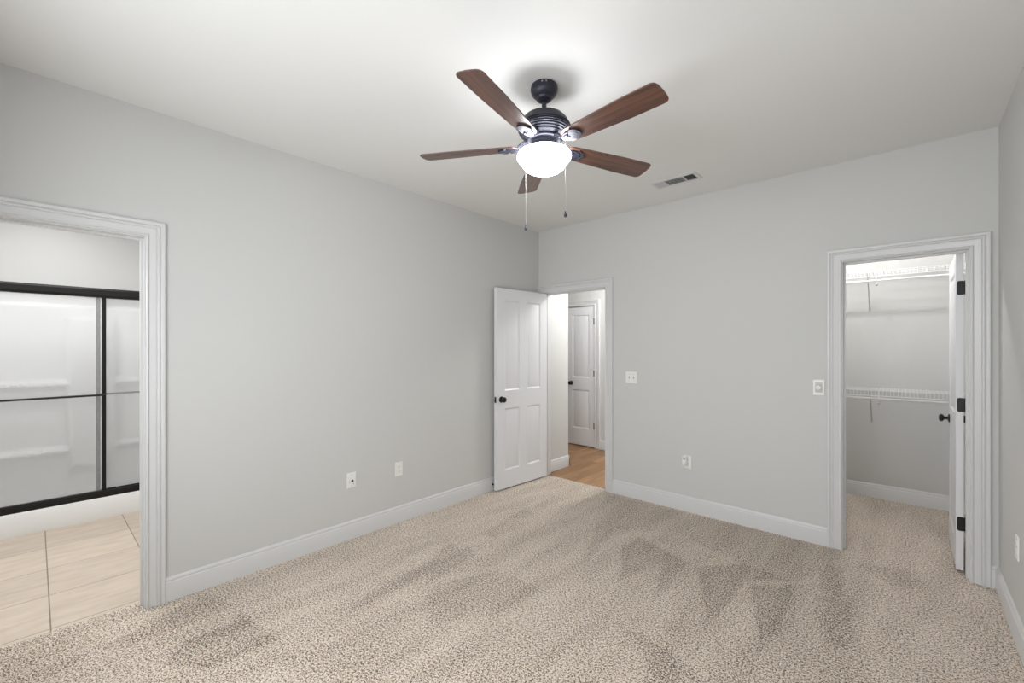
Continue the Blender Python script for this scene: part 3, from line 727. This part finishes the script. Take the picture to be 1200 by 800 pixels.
bm = bmesh.new(); lathe(bm, [(0, 0), (.019, 0), (.0185, .006), (.0165, .014), (.012, .016), (0, .016)], 28, Matrix.Translation((0, -.0072, 0)) @ Matrix.Rotation(PI / 2, 4, 'X')); kn = obj('dimmer_knob', bm, M_PLATE, sw, smooth=35)
bm = bmesh.new(); lathe(bm, [(0, 0), (.0045, 0), (.004, .0008), (0, .001)], 16, Matrix.Translation((0, -.0233, 0)) @ Matrix.Rotation(PI / 2, 4, 'X')); obj('knob_centre', bm, M_GREYP, kn, smooth=35)

# ------------------------------------------------------------------ closet wire shelves
def wire_shelf(zd, label, xb, lip, rod_drop):
    yb, yf = 1.553, 1.243; x0, x1 = 1.901, 3.649
    s = empty('wire_shelf', (0, yb, zd), 0, label, 'shelf', group=None)
    bm = bmesh.new()
    for y, r in ((yf, .0032), (yf + .10, .0030), (yf + .20, .0030), (yb - .006, .0032)):
        tube(bm, [(x0, y - yb, 0 - .003), (x1, y - yb, -.003)], r, 8)
    tube(bm, [(x0, yf - yb - .004, -lip), (x1, yf - yb - .004, -lip)], .0035, 8)
    n = int((x1 - x0 - .02) / .0254)
    for k in range(n):
        x = x0 + .012 + k * .0254
        tube(bm, [(x, -.004, .001), (x, yf - yb - .001, .001), (x, yf - yb - .0048, -.006), (x, yf - yb - .0048, -lip)], .0017, 5)
    obj('wire_deck', bm, M_WIRE, s, smooth=50)
    bm = bmesh.new(); tube(bm, [(x0, yf - yb + .012, -rod_drop), (x1, yf - yb + .012, -rod_drop)], .0085 if lip > .045 else .0055, 12); obj('hang_rod', bm, M_WIRE, s, smooth=50)
    for x in (xb, xb - .62 if xb - .62 > x0 else xb + .6, xb + .57):
        bm = bmesh.new()
        tube(bm, [(x, yf - yb + .003, -.012), (x, yf - yb + .012, -.030), (x, -.010, -.300), (x, -.003, -.312)], .0045, 8)
        box(bm, x - .008, x + .008, -.006, .001, -.335, -.292, .002)
        obj('brace', bm, M_WIRE if x != xb else M_GREYP, s, smooth=40)
    bm = bmesh.new(); x = xb + .062        # rod hanger hook
    tube(bm, [(x, yf - yb - .008, .006), (x, yf - yb - .010, -lip), (x, yf - yb - .006, -rod_drop - .004), (x, yf - yb + .006, -rod_drop - .016), (x, yf - yb + .020, -rod_drop - .014)], .0042, 8)
    hk = obj('rod_hook', bm, M_WIRE, s, smooth=40)
    bm = bmesh.new(); sphere(bm, (x + .003, yf - yb - .002, -rod_drop - .040), .0115, 8); tube(bm, [(x, yf - yb + .002, -rod_drop - .014), (x + .003, yf - yb - .002, -rod_drop - .036)], .004, 8); obj('hook_end', bm, M_GREYP, hk, smooth=60)
    for k in range(6):
        x = x0 + .12 + k * .30
        bm = bmesh.new(); box(bm, x - .005, x + .005, -.012, .001, -.014, .006, .002); obj('wall_clip', bm, M_WIRE, s)
    return s
wire_shelf(2.122, 'upper white wire shelf with hang rod high on the closet wall', 2.822, .050, .084)
wire_shelf(1.050, 'lower white wire shelf across the closet wall at mid height', 2.838, .050, .076)

# ------------------------------------------------------------------ bathroom: shower pan, surround and sliding door
SY0, SY1 = -4.62, -2.66
st = empty('shower_stall', (-1.92, -3.6, 0), 0, 'white fibreglass shower stall with black framed sliding glass doors beyond the left doorway', 'shower')
o_ = Vector((-1.92, -3.6, 0))
def L_(bm): bmesh.ops.transform(bm, matrix=Matrix.Translation(-o_), verts=bm.verts); return bm
bm = bmesh.new()
prism(bm, [(-1.918, -.006), (-1.915, .02), (-1.921, .15), (-1.926, .164), (-1.936, .171), (-2.03, .171), (-2.045, .160), (-2.055, .06), (-2.79, .05), (-2.795, -.006)], SY0, SY1, 'y')
obj('shower_pan', L_(bm), M_FIBER, st, smooth=35)
bm = bmesh.new()
# back panel with moulded ledges
prism(bm, [(-2.795, .05), (-2.715, .05), (-2.722, .44), (-2.700, .462), (-2.660, .468), (-2.655, .480), (-2.664, .492), (-2.705, .498), (-2.727, .52), (-2.735, 1.03), (-2.715, 1.065), (-2.672, 1.085), (-2.664, 1.098), (-2.674, 1.110), (-2.715, 1.118), (-2.742, 1.140), (-2.745, 1.79), (-2.738, 1.815), (-2.748, 1.835), (-2.795, 1.84)], SY0, SY1, 'y')
obj('back_panel', L_(bm), M_FIBER, st, smooth=30)
bm = bmesh.new()   # moulded column between the ledges
prism(bm, [(-3.655, 1.70), (-3.64, .3), (-3.30, .3), (-3.315, 1.70), (-3.33, 1.72), (-3.64, 1.72)], -2.76, -2.655, 'x')
bmesh.ops.bevel(bm, geom=list(bm.edges), offset=.02, segments=3, affect='EDGES')
obj('moulded_column', L_(bm), M_FIBER, st, smooth=40)
for ya, yb_ in ((SY0, SY0 + .04), (SY1 - .04, SY1)):
    bm = bmesh.new(); box(bm, -2.79, -1.94, ya, yb_, .05, 1.84, .006); obj('side_panel', L_(bm), M_FIBER, st, smooth=35)

sd = st
ya, yb_ = SY0 + .04, SY1 - .04
bm = bmesh.new(); prism(bm, [(-1.932, .1715), (-1.932, .212), (-1.936, .224), (-1.950, .226), (-1.952, .200), (-1.976, .200), (-1.978, .222), (-1.996, .222), (-2.0, .1715)], ya, yb_, 'y'); obj('bottom_track', L_(bm), M_FRAME, sd)
bm = bmesh.new(); prism(bm, [(-1.930, 1.858), (-1.926, 1.875), (-1.926, 1.916), (-1.934, 1.932), (-2.0, 1.932), (-2.006, 1.916), (-2.006, 1.858), (-1.998, 1.858), (-1.996, 1.885), (-1.940, 1.885), (-1.938, 1.858)], ya, yb_, 'y'); obj('header_track', L_(bm), M_FRAME, sd)
for y0, y1 in ((ya, ya + .03), (yb_ - .03, yb_)):
    bm = bmesh.new(); box(bm, -2.0, -1.932, y0, y1, .226, 1.858, .002); obj('wall_jamb', L_(bm), M_FRAME, sd)
def slide_panel(x, y0, y1, bar_x, label):
    # frame ring (stile, rails) with glass sub-part
    bm = bmesh.new()
    box(bm, x - .009, x + .009, y0, y0 + .026, .205, 1.880, .002); box(bm, x - .009, x + .009, y1 - .026, y1, .205, 1.880, .002)
    box(bm, x - .007, x + .007, y0 + .02, y1 - .02, .205, .228); box(bm, x - .007, x + .007, y0 + .02, y1 - .02, 1.855, 1.880)
    p = obj('sliding_door', L_(bm), M_FRAME, sd, label=label)
    bm = bmesh.new(); box(bm, x - .0025, x + .0025, y0 + .024, y1 - .024, .226, 1.857); obj('glass_pane', L_(bm), M_GLASS, p, label='hammered obscure glass')
    bm = bmesh.new(); tube(bm, [(bar_x, y0 + .012, 1.035), (bar_x, y1 - .012, 1.035)], .0085, 12)
    for yy in (y0 + .013, y1 - .013): box(bm, min(x, bar_x), max(x, bar_x), yy - .007, yy + .007, 1.028, 1.042)
    obj('towel_bar', L_(bm), M_FRAME, p, smooth=40, label='slim black towel bar')
slide_panel(-1.955, ya + .02, -3.440, -1.915, 'outer sliding glass panel')
slide_panel(-1.986, -3.500, yb_ - .02, -2.016, 'inner sliding glass panel')
